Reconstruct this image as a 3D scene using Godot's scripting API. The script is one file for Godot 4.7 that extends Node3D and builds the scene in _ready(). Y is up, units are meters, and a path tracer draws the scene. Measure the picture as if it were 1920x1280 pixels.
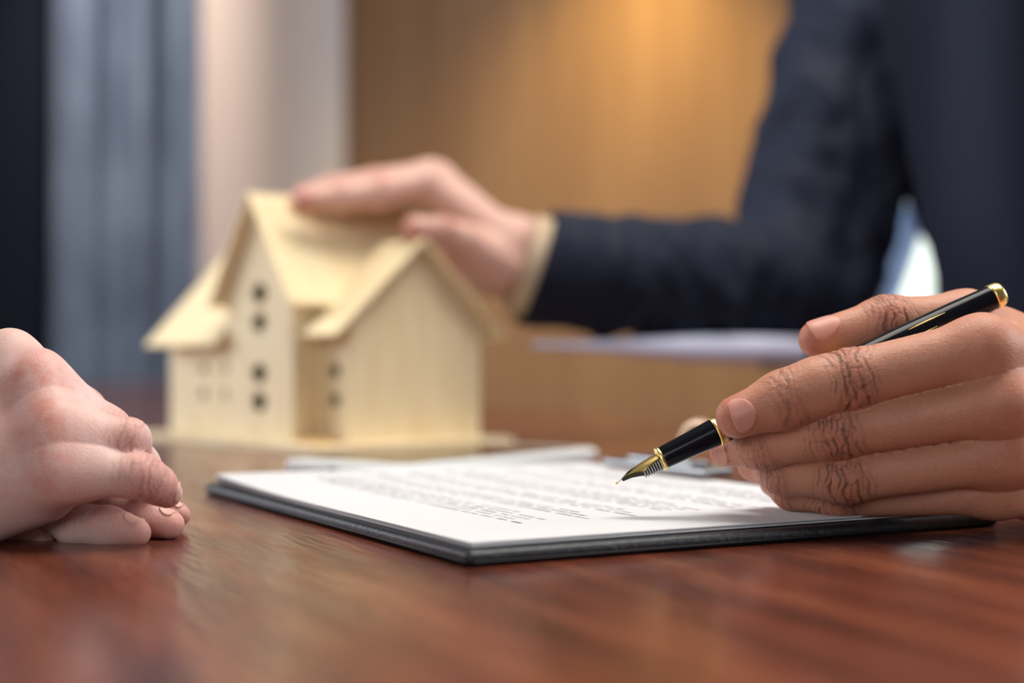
extends Node3D

const TABLE := 0.74          # height of the table top
const EYE := 0.067           # camera height above the table top
const FPX := 2666.7          # focal length in pixels of the 1920x1280 frame (50 mm lens)
const TILT := 0.0127         # the camera looks up by this slope

var cam_at := Vector3(0, TABLE + EYE, 0)
var cam_basis := Basis(Vector3.RIGHT, atan(TILT))

# ------------------------------------------------------------------ naming and metas

func tag(o: Node, label: String, category := "", group := "", kind := "") -> void:
	if label: o.set_meta("label", label)
	if category: o.set_meta("category", category)
	if group: o.set_meta("group", group)
	if kind: o.set_meta("kind", kind)

func thing(called: String, label: String, category: String, at := Transform3D(), group := "") -> Node3D:
	var o := Node3D.new()
	o.name = called
	add_child(o, true)
	o.transform = at
	tag(o, label, category, group)
	return o

func part(called: String, mesh: Mesh, mat: Material, parent: Node, at := Transform3D(), label := "") -> MeshInstance3D:
	var o := MeshInstance3D.new()
	o.name = called
	o.mesh = mesh
	o.material_override = mat
	o.transform = at
	parent.add_child(o, true)
	if label: o.set_meta("label", label)
	return o

func struct(called: String, mesh: Mesh, mat: Material, at := Transform3D()) -> MeshInstance3D:
	var o := part(called, mesh, mat, self, at)
	o.set_meta("kind", "structure")
	return o

# a point of the place that is seen at that pixel, at that distance along the line of sight
func spot(x: float, y: float, d: float) -> Vector3:
	return cam_at + cam_basis * Vector3((x - 960.0) / FPX * d, (640.0 - y) / FPX * d, -d)

# plan coordinates (right of the camera, away from the camera, above the table)
func tp(x: float, away: float, up := 0.0) -> Vector3:
	return Vector3(x, TABLE + up, -away)

# ------------------------------------------------------------------ mesh building

class MB:
	var v := PackedVector3Array()
	var n := PackedVector3Array()
	var uv := PackedVector2Array()
	var c := PackedColorArray()
	var idx := PackedInt32Array()

	func quad(a: Vector3, b: Vector3, cc: Vector3, d: Vector3, out: Vector3) -> void:
		tri(a, b, cc, out)
		tri(a, cc, d, out)

	func tri(a: Vector3, b: Vector3, cc: Vector3, out: Vector3) -> void:
		var nn := (b - a).cross(cc - a)
		if nn.length_squared() < 1e-18: return
		nn = nn.normalized()
		var flip := nn.dot(out) < 0.0
		if flip: nn = -nn
		var k := v.size()
		for p: Vector3 in ([a, b, cc] if flip else [a, cc, b]):
			v.append(p)
			n.append(nn)
			uv.append(Vector2(p.x + p.z * 0.37, p.y + p.z))
		idx.append_array([k, k + 1, k + 2])

	# smooth sheet of rows of points; normals from the sheet itself, or those given
	func sheet(rows: Array, closed := false, flip := false, norms: Array = []) -> void:
		var k := v.size()
		var m: int = rows[0].size()
		var r := rows.size()
		for i in r:
			for j in m:
				v.append(rows[i][j])
				uv.append(Vector2(float(j) / m, float(i) / r))
				if norms.size():
					n.append(norms[i][j])
				else:
					var a: Vector3 = rows[min(i + 1, r - 1)][j] - rows[max(i - 1, 0)][j]
					var jp := (j + 1) % m if closed else mini(j + 1, m - 1)
					var jm := (j - 1 + m) % m if closed else maxi(j - 1, 0)
					var b: Vector3 = rows[i][jp] - rows[i][jm]
					if b.length_squared() < 1e-16:
						var io := i + 1 if i == 0 else i - 1
						io = clampi(io, 0, r - 1)
						b = rows[io][jp] - rows[io][jm]
					var nn := a.cross(b).normalized()
					n.append(-nn if flip else nn)
		for i in r - 1:
			for j in (m if closed else m - 1):
				var p := k + i * m + j
				var q := k + i * m + (j + 1) % m
				var s := p + m
				var t := q + m
				if flip: idx.append_array([p, s, q, q, s, t])
				else: idx.append_array([p, q, s, q, t, s])

	# profile: (radius, height) pairs about the local y axis
	func lathe(profile: Array, seg := 40, at := Transform3D()) -> void:
		var rows := []
		var norms := []
		for i in profile.size():
			var p: Vector2 = profile[i]
			var d: Vector2 = profile[mini(i + 1, profile.size() - 1)] - profile[maxi(i - 1, 0)]
			var nn := Vector2(d.y, -d.x).normalized()
			var row := []
			var nr := []
			for j in seg:
				var a := TAU * j / seg
				row.append(at * Vector3(p.x * cos(a), p.y, p.x * sin(a)))
				nr.append((at.basis * Vector3(nn.x * cos(a), nn.y, nn.x * sin(a))).normalized())
			rows.append(row)
			norms.append(nr)
		sheet(rows, true, false, norms)

	func disc(centre: Vector3, r: float, axis: Vector3, seg := 40) -> void:
		var s := axis.cross(Vector3(0.3, 0.9, 0.2)).normalized()
		var t := axis.cross(s).normalized()
		for j in seg:
			var a := TAU * j / seg
			var b := TAU * (j + 1) / seg
			tri(centre, centre + (s * cos(a) + t * sin(a)) * r, centre + (s * cos(b) + t * sin(b)) * r, axis)

	func rbox(centre: Vector3, size: Vector3, r: float, at := Transform3D(), fine := 4) -> void:
		var h := size * 0.5
		r = minf(r, minf(h.x, minf(h.y, h.z)))
		var inner := h - Vector3.ONE * r
		for ax in 3:
			var bx := (ax + 1) % 3
			var cx := (ax + 2) % 3
			for sg: float in [-1.0, 1.0]:
				var rows := []
				var norms := []
				for u: float in steps(h[bx], r, fine):
					var row := []
					var nr := []
					for w: float in steps(h[cx], r, fine):
						var p := Vector3.ZERO
						p[ax] = sg * h[ax]
						p[bx] = u
						p[cx] = w
						var q := p.clamp(-inner, inner)
						var d := (p - q).normalized()
						row.append(at * (centre + q + d * r))
						nr.append((at.basis * d).normalized())
					rows.append(row)
					norms.append(nr)
				sheet(rows, false, sg < 0.0, norms)

	func steps(h: float, r: float, fine: int) -> Array:
		var out := []
		for i in fine: out.append(-h + r * (1.0 - tan(PI / 4 * (1.0 - float(i) / fine))))
		out.append(-h + r)
		if h > r + 1e-6: out.append(h - r)
		for i in fine: out.append(h - r + r * tan(PI / 4 * float(i + 1) / fine))
		return out

	# tube along points with radii; squash: second axis of the cross section
	func tube(pts: Array, radii: Array, seg := 12, caps := true) -> void:
		var rows := []
		var side := Vector3.ZERO
		for i in pts.size():
			var t: Vector3 = (pts[mini(i + 1, pts.size() - 1)] - pts[maxi(i - 1, 0)]).normalized()
			if side == Vector3.ZERO:
				side = t.cross(Vector3(0.13, 0.2, 0.97)).normalized()
				if side.length() < 0.5: side = t.cross(Vector3.UP).normalized()
			side = (side - t * side.dot(t)).normalized()
			var up := t.cross(side)
			var row := []
			for j in seg:
				var a := TAU * j / seg
				row.append(pts[i] + (side * cos(a) + up * sin(a)) * radii[i])
			rows.append(row)
		sheet(rows, true, true)
		if caps:
			disc(pts[0], radii[0], (pts[0] - pts[1]).normalized(), seg)
			disc(pts[-1], radii[-1], (pts[-1] - pts[-2]).normalized(), seg)

	# outline in the xy plane, extruded from z = 0 to z = depth; round holes are cut right through
	func plate(outline: PackedVector2Array, depth: float, holes: Array = [], at := Transform3D()) -> void:
		var pieces: Array = [outline]
		var cols := {}
		for hole in holes: cols[snappedf(hole[0].x, 0.0001)] = true
		var xs: Array = cols.keys()
		xs.sort()
		if xs.size():
			pieces = []
			var last := -10.0
			for x in xs + [10.0]:
				var strip := PackedVector2Array([Vector2(last, -10), Vector2(x, -10), Vector2(x, 10), Vector2(last, 10)])
				for pc in Geometry2D.intersect_polygons(outline, strip): pieces.append(pc)
				last = x
		for hole in holes:
			var ring := PackedVector2Array()
			for j in 24:
				ring.append(hole[0] + Vector2(cos(TAU * j / 24) * hole[1] * 1.35, sin(TAU * j / 24) * hole[1]))
			var left := []
			for pc in pieces: left.append_array(Geometry2D.clip_polygons(pc, ring))
			pieces = left
			for j in 24:
				var a: Vector2 = ring[j]
				var b: Vector2 = ring[(j + 1) % 24]
				var to_mid: Vector2 = hole[0] - (a + b) * 0.5
				quad(at * Vector3(a.x, a.y, 0), at * Vector3(b.x, b.y, 0), at * Vector3(b.x, b.y, depth), at * Vector3(a.x, a.y, depth), at.basis * Vector3(to_mid.x, to_mid.y, 0))
		for pc: PackedVector2Array in pieces:
			var t := Geometry2D.triangulate_polygon(pc)
			for i in range(0, t.size(), 3):
				var a := pc[t[i]]
				var b := pc[t[i + 1]]
				var d := pc[t[i + 2]]
				tri(at * Vector3(a.x, a.y, 0), at * Vector3(b.x, b.y, 0), at * Vector3(d.x, d.y, 0), at.basis * Vector3(0, 0, -1))
				tri(at * Vector3(a.x, a.y, depth), at * Vector3(b.x, b.y, depth), at * Vector3(d.x, d.y, depth), at.basis * Vector3(0, 0, 1))
		var clock := Geometry2D.is_polygon_clockwise(outline)
		for i in outline.size():
			var a := outline[i]
			var b := outline[(i + 1) % outline.size()]
			var o := Vector2(b.y - a.y, a.x - b.x) * (-1.0 if clock else 1.0)
			quad(at * Vector3(a.x, a.y, 0), at * Vector3(b.x, b.y, 0), at * Vector3(b.x, b.y, depth), at * Vector3(a.x, a.y, depth), at.basis * Vector3(o.x, o.y, 0))

	func done() -> ArrayMesh:
		var a := []
		a.resize(Mesh.ARRAY_MAX)
		a[Mesh.ARRAY_VERTEX] = v
		a[Mesh.ARRAY_NORMAL] = n
		if uv.size() == v.size(): a[Mesh.ARRAY_TEX_UV] = uv
		if c.size() == v.size(): a[Mesh.ARRAY_COLOR] = c
		a[Mesh.ARRAY_INDEX] = idx
		var m := ArrayMesh.new()
		m.add_surface_from_arrays(Mesh.PRIMITIVE_TRIANGLES, a)
		return m

# ------------------------------------------------------------------ bodies: tapered capsules joined smoothly and meshed as surface nets

class Flesh:
	var a := PackedVector3Array()
	var ba := PackedVector3Array()
	var inv := PackedFloat32Array()
	var ra := PackedFloat32Array()
	var dr := PackedFloat32Array()
	var grp := PackedInt32Array()
	var along := PackedFloat32Array()      # length of the chain before this bone
	var dorsal := PackedVector3Array()
	var k_in := 0.006
	var k_palm := 0.008
	var joints := []                        # per finger: [u of PIP, u of DIP, ...] from base
	var v := PackedVector3Array()
	var n := PackedVector3Array()
	var idx := PackedInt32Array()

	func bone(p: Vector3, q: Vector3, r0: float, r1: float, g := 0, before := 0.0, up := Vector3.UP) -> void:
		var d := q - p
		a.append(p)
		ba.append(d)
		inv.append(1.0 / maxf(d.length_squared(), 1e-9))
		ra.append(r0)
		dr.append(r1 - r0)
		grp.append(g)
		along.append(before)
		dorsal.append(up)

	# base to tip; returns the lengths at which the joints lie
	func finger(g: int, pts: Array, radii: Array, up: Vector3) -> void:
		var u := 0.0
		var js := []
		for i in pts.size() - 1:
			bone(pts[i], pts[i + 1], radii[i], radii[i + 1], g, u, up)
			u += (pts[i + 1] - pts[i]).length()
			js.append(u)
		while joints.size() <= g: joints.append([])
		joints[g] = js

	func dist(p: Vector3, list: PackedInt32Array) -> float:
		var palm := 1e3
		var total := 1e3
		var cur := 1e3
		var g := 0
		for i in list:
			var pa := p - a[i]
			var h := clampf(pa.dot(ba[i]) * inv[i], 0.0, 1.0)
			var d := (pa - ba[i] * h).length() - ra[i] - dr[i] * h
			if grp[i] != g:
				if g == 0:
					palm = cur
					total = cur
				else:
					var e := maxf(k_palm - absf(cur - palm), 0.0)
					cur = minf(cur, palm) - e * e / k_palm * 0.25
					total = minf(cur, total)
				g = grp[i]
				cur = d
			else:
				var k := k_palm if g == 0 else k_in
				var e := maxf(k - absf(cur - d), 0.0)
				cur = minf(cur, d) - e * e / k * 0.25
		if g == 0: return cur
		var e2 := maxf(k_palm - absf(cur - palm), 0.0)
		cur = minf(cur, palm) - e2 * e2 / k_palm * 0.25
		return minf(cur, total)

	func everything() -> PackedInt32Array:
		return PackedInt32Array(range(a.size()))

	func net(cell: float, clip_lo := Vector3.ONE * -100, clip_hi := Vector3.ONE * 100) -> void:
		var lo := Vector3.ONE * 1e3
		var hi := -lo
		for i in a.size():
			var r := Vector3.ONE * (maxf(ra[i], ra[i] + dr[i]) + 3.0 * cell)
			for p: Vector3 in [a[i], a[i] + ba[i]]:
				lo = lo.min(p - r)
				hi = hi.max(p + r)
		lo = lo.max(clip_lo)
		hi = hi.min(clip_hi)
		var B := 6
		var nb := Vector3i(((hi - lo) / (cell * B)).ceil())
		var ny := nb.y * B + 1
		var nz := nb.z * B + 1
		var half := cell * B * 0.5
		var diag := half * 1.7321
		var all := everything()
		var cells := {}
		var edges := PackedInt32Array()
		var lists := []
		var owner := PackedInt32Array()
		var f := PackedFloat32Array()
		var S := B + 1
		f.resize(S * S * S)
		for bx in nb.x:
			for by in nb.y:
				for bz in nb.z:
					var o := lo + Vector3(bx, by, bz) * (cell * B)
					var mid := o + Vector3.ONE * half
					var near := PackedInt32Array()
					var ds := PackedFloat32Array()
					var best := 1e3
					for i in all:
						var pa := mid - a[i]
						var h := clampf(pa.dot(ba[i]) * inv[i], 0.0, 1.0)
						var d := (pa - ba[i] * h).length() - ra[i] - dr[i] * h
						ds.append(d)
						best = minf(best, d)
					if best > diag + 1.5 * k_palm or best < -diag * 1.3 - 0.004: continue
					for i in all:
						if ds[i] < maxf(best, 0.0) + 2.0 * diag + 1.5 * k_palm: near.append(i)
					lists.append(near)
					var q := 0
					for i in S:
						for j in S:
							for k in S:
								f[q] = dist(lo + Vector3(bx * B + i, by * B + j, bz * B + k) * cell, near)
								q += 1
					for i in B:
						for j in B:
							for k in B:
								var b0 := (i * S + j) * S + k
								var c0 := f[b0]
								var c1 := f[b0 + 1]
								var c2 := f[b0 + S]
								var c3 := f[b0 + S + 1]
								var c4 := f[b0 + S * S]
								var c5 := f[b0 + S * S + 1]
								var c6 := f[b0 + S * S + S]
								var c7 := f[b0 + S * S + S + 1]
								var inside := int(c0 < 0) + int(c1 < 0) + int(c2 < 0) + int(c3 < 0) + int(c4 < 0) + int(c5 < 0) + int(c6 < 0) + int(c7 < 0)
								if inside == 0 or inside == 8: continue
								var gi := bx * B + i
								var gj := by * B + j
								var gk := bz * B + k
								var key := (gi * ny + gj) * nz + gk
								cells[key] = v.size()
								# start from the cell's middle and slide down the field's slope
								var p := o + (Vector3(i, j, k) + Vector3.ONE * 0.5) * cell
								var mean := (c0 + c1 + c2 + c3 + c4 + c5 + c6 + c7) * 0.125
								var g := Vector3(c4 + c5 + c6 + c7 - c0 - c1 - c2 - c3, c2 + c3 + c6 + c7 - c0 - c1 - c4 - c5, c1 + c3 + c5 + c7 - c0 - c2 - c4 - c6) * (0.25 / cell)
								var gl := maxf(g.length_squared(), 0.15)
								var step := (g * (mean / gl)).limit_length(cell * 0.9)
								v.append(p - step)
								n.append(g.normalized())
								owner.append(lists.size() - 1)
								if (c0 < 0) != (c4 < 0): edges.append_array([key, 0, int(c0 < 0)])
								if (c0 < 0) != (c2 < 0): edges.append_array([key, 1, int(c0 < 0)])
								if (c0 < 0) != (c1 < 0): edges.append_array([key, 2, int(c0 < 0)])
		# two refinements onto the true surface
		for i in v.size():
			var near: PackedInt32Array = lists[owner[i]]
			var p := v[i]
			var e := cell * 0.3
			var d := dist(p, near)
			var g := Vector3(dist(p + Vector3(e, 0, 0), near) - d, dist(p + Vector3(0, e, 0), near) - d, dist(p + Vector3(0, 0, e), near) - d) / e
			if g.length_squared() > 0.05:
				v[i] = p - (g * (d / g.length_squared())).limit_length(cell * 0.6)
				n[i] = g.normalized()
		var sx := ny * nz
		for i in range(0, edges.size(), 3):
			var key := edges[i]
			var s := [[nz, 1], [sx, 1], [sx, nz]][edges[i + 1]] as Array
			var q0: int = cells.get(key, -1)
			var q1: int = cells.get(key - s[0], -1)
			var q2: int = cells.get(key - s[0] - s[1], -1)
			var q3: int = cells.get(key - s[1], -1)
			if q1 < 0 or q2 < 0 or q3 < 0: continue
			var nn := (v[q1] - v[q0]).cross(v[q2] - v[q0]) + (v[q2] - v[q0]).cross(v[q3] - v[q0])
			if nn.dot(n[q0] + n[q1] + n[q2] + n[q3]) < 0.0:
				idx.append_array([q0, q1, q2, q0, q2, q3])
			else:
				idx.append_array([q0, q2, q1, q0, q3, q2])

	func subdivide() -> void:
		var mids := {}
		var out := PackedInt32Array()
		for t in range(0, idx.size(), 3):
			var e := [0, 0, 0]
			for k in 3:
				var p := idx[t + k]
				var q := idx[t + (k + 1) % 3]
				var key := mini(p, q) * 4194304 + maxi(p, q)
				var at: int = mids.get(key, -1)
				if at < 0:
					at = v.size()
					mids[key] = at
					var m := (v[p] + v[q]) * 0.5
					var off := n[p] * (m - v[p]).dot(n[p]) + n[q] * (m - v[q]).dot(n[q])
					v.append(m - off * 0.375)
					n.append((n[p] + n[q]).normalized())
				e[k] = at
			out.append_array([idx[t], e[0], e[2], e[0], idx[t + 1], e[1], e[2], e[1], idx[t + 2], e[0], e[1], e[2]])
		idx = out

	# cut the body open along a plane: what lies behind it goes, the rim is drawn onto the plane
	func cut(at: Vector3, nn: Vector3, reach: float) -> void:
		var gone := PackedByteArray()
		gone.resize(v.size())
		for i in v.size():
			var s := (v[i] - at).dot(nn)
			if s < 0.0: gone[i] = 1
		var out := PackedInt32Array()
		var moved := {}
		for t in range(0, idx.size(), 3):
			var c := gone[idx[t]] + gone[idx[t + 1]] + gone[idx[t + 2]]
			if c == 3: continue
			for k in 3:
				out.append(idx[t + k])
				if gone[idx[t + k]]: moved[idx[t + k]] = true
		for i: int in moved:
			v[i] -= nn * (v[i] - at).dot(nn)
		idx = out

	func renormal() -> void:
		var m := PackedVector3Array()
		m.resize(v.size())
		for t in range(0, idx.size(), 3):
			var i := idx[t]
			var j := idx[t + 1]
			var k := idx[t + 2]
			var nn := (v[k] - v[i]).cross(v[j] - v[i])
			m[i] += nn
			m[j] += nn
			m[k] += nn
		for i in v.size():
			var q := m[i].normalized()
			n[i] = q if q.length_squared() > 0.5 else n[i]

	# where a ray from inside leaves the body
	func surface(p: Vector3, dir: Vector3, list: PackedInt32Array) -> Vector3:
		var t := 0.0
		for i in 16:
			var d := dist(p + dir * t, list)
			t -= d
			if absf(d) < 1e-5: break
		return p + dir * t

	# [finger, length along it, across, height over the axis 0..1, radius] of the nearest bone
	func where(p: Vector3) -> Array:
		var best := 1e3
		var bi := 0
		var bh := 0.0
		for i in a.size():
			var pa := p - a[i]
			var h := clampf(pa.dot(ba[i]) * inv[i], 0.0, 1.0)
			var d := (pa - ba[i] * h).length() - ra[i] - dr[i] * h
			if d < best:
				best = d
				bi = i
				bh = pa.dot(ba[i]) * inv[i]
		var ax := ba[bi].normalized()
		var up := (dorsal[bi] - ax * dorsal[bi].dot(ax)).normalized()
		var side := ax.cross(up)
		var q := p - a[bi] - ba[bi] * clampf(bh, 0.0, 1.0)
		return [grp[bi], along[bi] + bh * ba[bi].length(), q.dot(side), q.dot(up) / (ra[bi] + dr[bi] * clampf(bh, 0.0, 1.0)), ra[bi]]

# wrinkles over the knuckles, redder knuckles and fingertips
func skin(f: Flesh, base: Color, red: Color, seedling: int, depth := 1.0, spots: Array = []) -> PackedColorArray:
	var nz := FastNoiseLite.new()
	nz.seed = seedling
	nz.frequency = 1.0
	nz.noise_type = FastNoiseLite.TYPE_SIMPLEX_SMOOTH
	nz.fractal_octaves = 2
	var net := FastNoiseLite.new()
	net.seed = seedling + 50
	net.frequency = 1.0
	net.noise_type = FastNoiseLite.TYPE_CELLULAR
	net.cellular_return_type = FastNoiseLite.RETURN_DISTANCE2_SUB
	net.fractal_type = FastNoiseLite.FRACTAL_NONE
	var out := PackedColorArray()
	out.resize(f.v.size())
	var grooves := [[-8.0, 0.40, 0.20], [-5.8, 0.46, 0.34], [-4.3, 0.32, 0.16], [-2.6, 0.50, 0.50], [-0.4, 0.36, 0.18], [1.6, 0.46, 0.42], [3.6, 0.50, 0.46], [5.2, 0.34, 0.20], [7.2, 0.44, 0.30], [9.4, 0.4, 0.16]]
	for i in f.v.size():
		var p := f.v[i]
		var mott := nz.get_noise_3dv(p * 95.0) * 0.5 + nz.get_noise_3dv(p * 310.0) * 0.3
		var w := f.where(p)
		var redness := 0.12 + 0.22 * mott
		for sp: Array in spots:
			var e2: float = (p - sp[0]).length_squared() / (sp[1] * sp[1])
			if e2 < 6.0: redness += sp[2] * exp(-e2) * (0.85 + mott)
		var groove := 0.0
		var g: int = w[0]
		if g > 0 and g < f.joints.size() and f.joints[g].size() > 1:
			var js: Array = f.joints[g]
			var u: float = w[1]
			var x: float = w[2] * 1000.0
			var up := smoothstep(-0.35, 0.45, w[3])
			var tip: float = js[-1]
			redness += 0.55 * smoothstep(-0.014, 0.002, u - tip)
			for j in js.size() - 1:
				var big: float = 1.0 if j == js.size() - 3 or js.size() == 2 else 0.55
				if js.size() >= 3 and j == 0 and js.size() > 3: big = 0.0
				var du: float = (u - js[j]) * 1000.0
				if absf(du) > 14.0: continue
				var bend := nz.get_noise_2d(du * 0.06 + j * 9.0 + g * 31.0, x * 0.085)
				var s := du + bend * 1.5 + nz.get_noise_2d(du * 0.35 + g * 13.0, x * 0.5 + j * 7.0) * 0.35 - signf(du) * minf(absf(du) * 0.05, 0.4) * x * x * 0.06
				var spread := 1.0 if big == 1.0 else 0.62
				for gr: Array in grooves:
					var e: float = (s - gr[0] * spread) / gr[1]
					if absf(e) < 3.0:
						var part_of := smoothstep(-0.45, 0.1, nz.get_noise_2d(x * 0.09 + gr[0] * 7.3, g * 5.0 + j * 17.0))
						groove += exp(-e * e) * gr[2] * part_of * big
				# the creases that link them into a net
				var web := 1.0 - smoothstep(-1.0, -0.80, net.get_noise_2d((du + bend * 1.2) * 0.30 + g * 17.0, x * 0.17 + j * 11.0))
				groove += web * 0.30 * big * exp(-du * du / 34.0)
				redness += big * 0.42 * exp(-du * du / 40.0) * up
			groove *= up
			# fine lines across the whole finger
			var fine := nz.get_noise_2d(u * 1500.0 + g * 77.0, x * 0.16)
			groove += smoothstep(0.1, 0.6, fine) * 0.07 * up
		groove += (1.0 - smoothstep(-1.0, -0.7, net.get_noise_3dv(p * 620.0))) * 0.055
		f.v[i] = p - f.n[i] * (groove * 0.001 * depth)
		var col := base.lerp(red, clampf(redness, 0.0, 1.0))
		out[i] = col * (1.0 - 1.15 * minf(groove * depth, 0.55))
		out[i].a = 1.0
	f.renormal()
	return out

func add_flesh(m: MB, f: Flesh, cols: PackedColorArray) -> void:
	var k := m.v.size()
	m.v.append_array(f.v)
	m.n.append_array(f.n)
	m.c.append_array(cols)
	for i in f.idx: m.idx.append(i + k)

func plain(f: Flesh, c: Color) -> PackedColorArray:
	var out := PackedColorArray()
	out.resize(f.v.size())
	out.fill(c)
	return out

# a nail lying on the last bone of a finger
func nail(f: Flesh, g: int, up: Vector3, back: float, front: float, half_angle: float, free_edge := 0.0004) -> ArrayMesh:
	var list := PackedInt32Array()
	var last := -1
	for i in f.a.size():
		if f.grp[i] == g:
			list.append(i)
			last = i
	var ax := f.ba[last].normalized()
	var tip := f.a[last] + f.ba[last]
	up = (up - ax * up.dot(ax)).normalized()
	var side := ax.cross(up)
	var rows := []
	var nu := 14
	var nv := 17
	var under := []
	for i in nu + 1:
		var row := []
		for j in nv + 1:
			var x := -1.0 + 2.0 * j / nv
			var y := -1.0 + 2.0 * i / nu
			# squircle outline
			var q := Vector2(x * sqrt(1.0 - (0.80 if y < 0.0 else 0.42) * y * y), y * sqrt(1.0 - (0.42 if y < 0.0 else 0.5) * x * x)) * 1.08
			var ang := q.x * half_angle
			var o := tip + ax * lerpf(-back, front, (q.y + 1.0) * 0.5)
			var inner := o
			if (o - tip).dot(ax) > 0.0: inner = tip
			var dir := up * cos(ang) + side * sin(ang)
			var target := o + dir * 0.02
			dir = (target - inner).normalized()
			var s := f.surface(inner, dir, list)
			var rim := maxf(absf(x), absf(y))
			var lift := 0.00042 * (1.0 - smoothstep(0.86, 1.0, rim)) - 0.0003 * smoothstep(0.9, 1.0, rim)
			row.append(s + dir * lift + ax * (free_edge * smoothstep(0.2, 1.0, y) * 0.8))
		rows.append(row)
	var m := MB.new()
	m.sheet(rows, false, false)
	var mid := rows[nu / 2][nv / 2] as Vector3
	if m.n[(nu / 2) * (nv + 1) + nv / 2].dot(mid - tip) < 0.0:
		m = MB.new()
		m.sheet(rows, false, true)
	return m.done()

# ------------------------------------------------------------------ materials

func noise_tex(freq: float, size := 512, octaves := 4, seedling := 1, as_normal := false, bump := 4.0, ramp: Gradient = null, kind := FastNoiseLite.TYPE_SIMPLEX_SMOOTH, h := 0) -> NoiseTexture2D:
	var f := FastNoiseLite.new()
	f.noise_type = kind
	f.seed = seedling
	f.frequency = freq
	f.fractal_octaves = octaves
	var t := NoiseTexture2D.new()
	t.width = size
	t.height = h if h else size
	t.seamless = true
	t.noise = f
	t.as_normal_map = as_normal
	t.bump_strength = bump
	if ramp: t.color_ramp = ramp
	return t

func ramp(cols: Array) -> Gradient:
	var g := Gradient.new()
	g.offsets = PackedFloat32Array(cols.map(func(c): return c[0]))
	g.colors = PackedColorArray(cols.map(func(c): return c[1]))
	return g

func mat(c: Color, rough := 0.6, metal := 0.0, spec := 0.5) -> StandardMaterial3D:
	var m := StandardMaterial3D.new()
	m.albedo_color = c
	m.roughness = rough
	m.metallic = metal
	m.metallic_specular = spec
	return m

func triplanar(m: StandardMaterial3D, s: Vector3, world := false) -> StandardMaterial3D:
	m.uv1_triplanar = true
	m.uv1_world_triplanar = world
	m.uv1_scale = s
	return m

var M := {}

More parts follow.
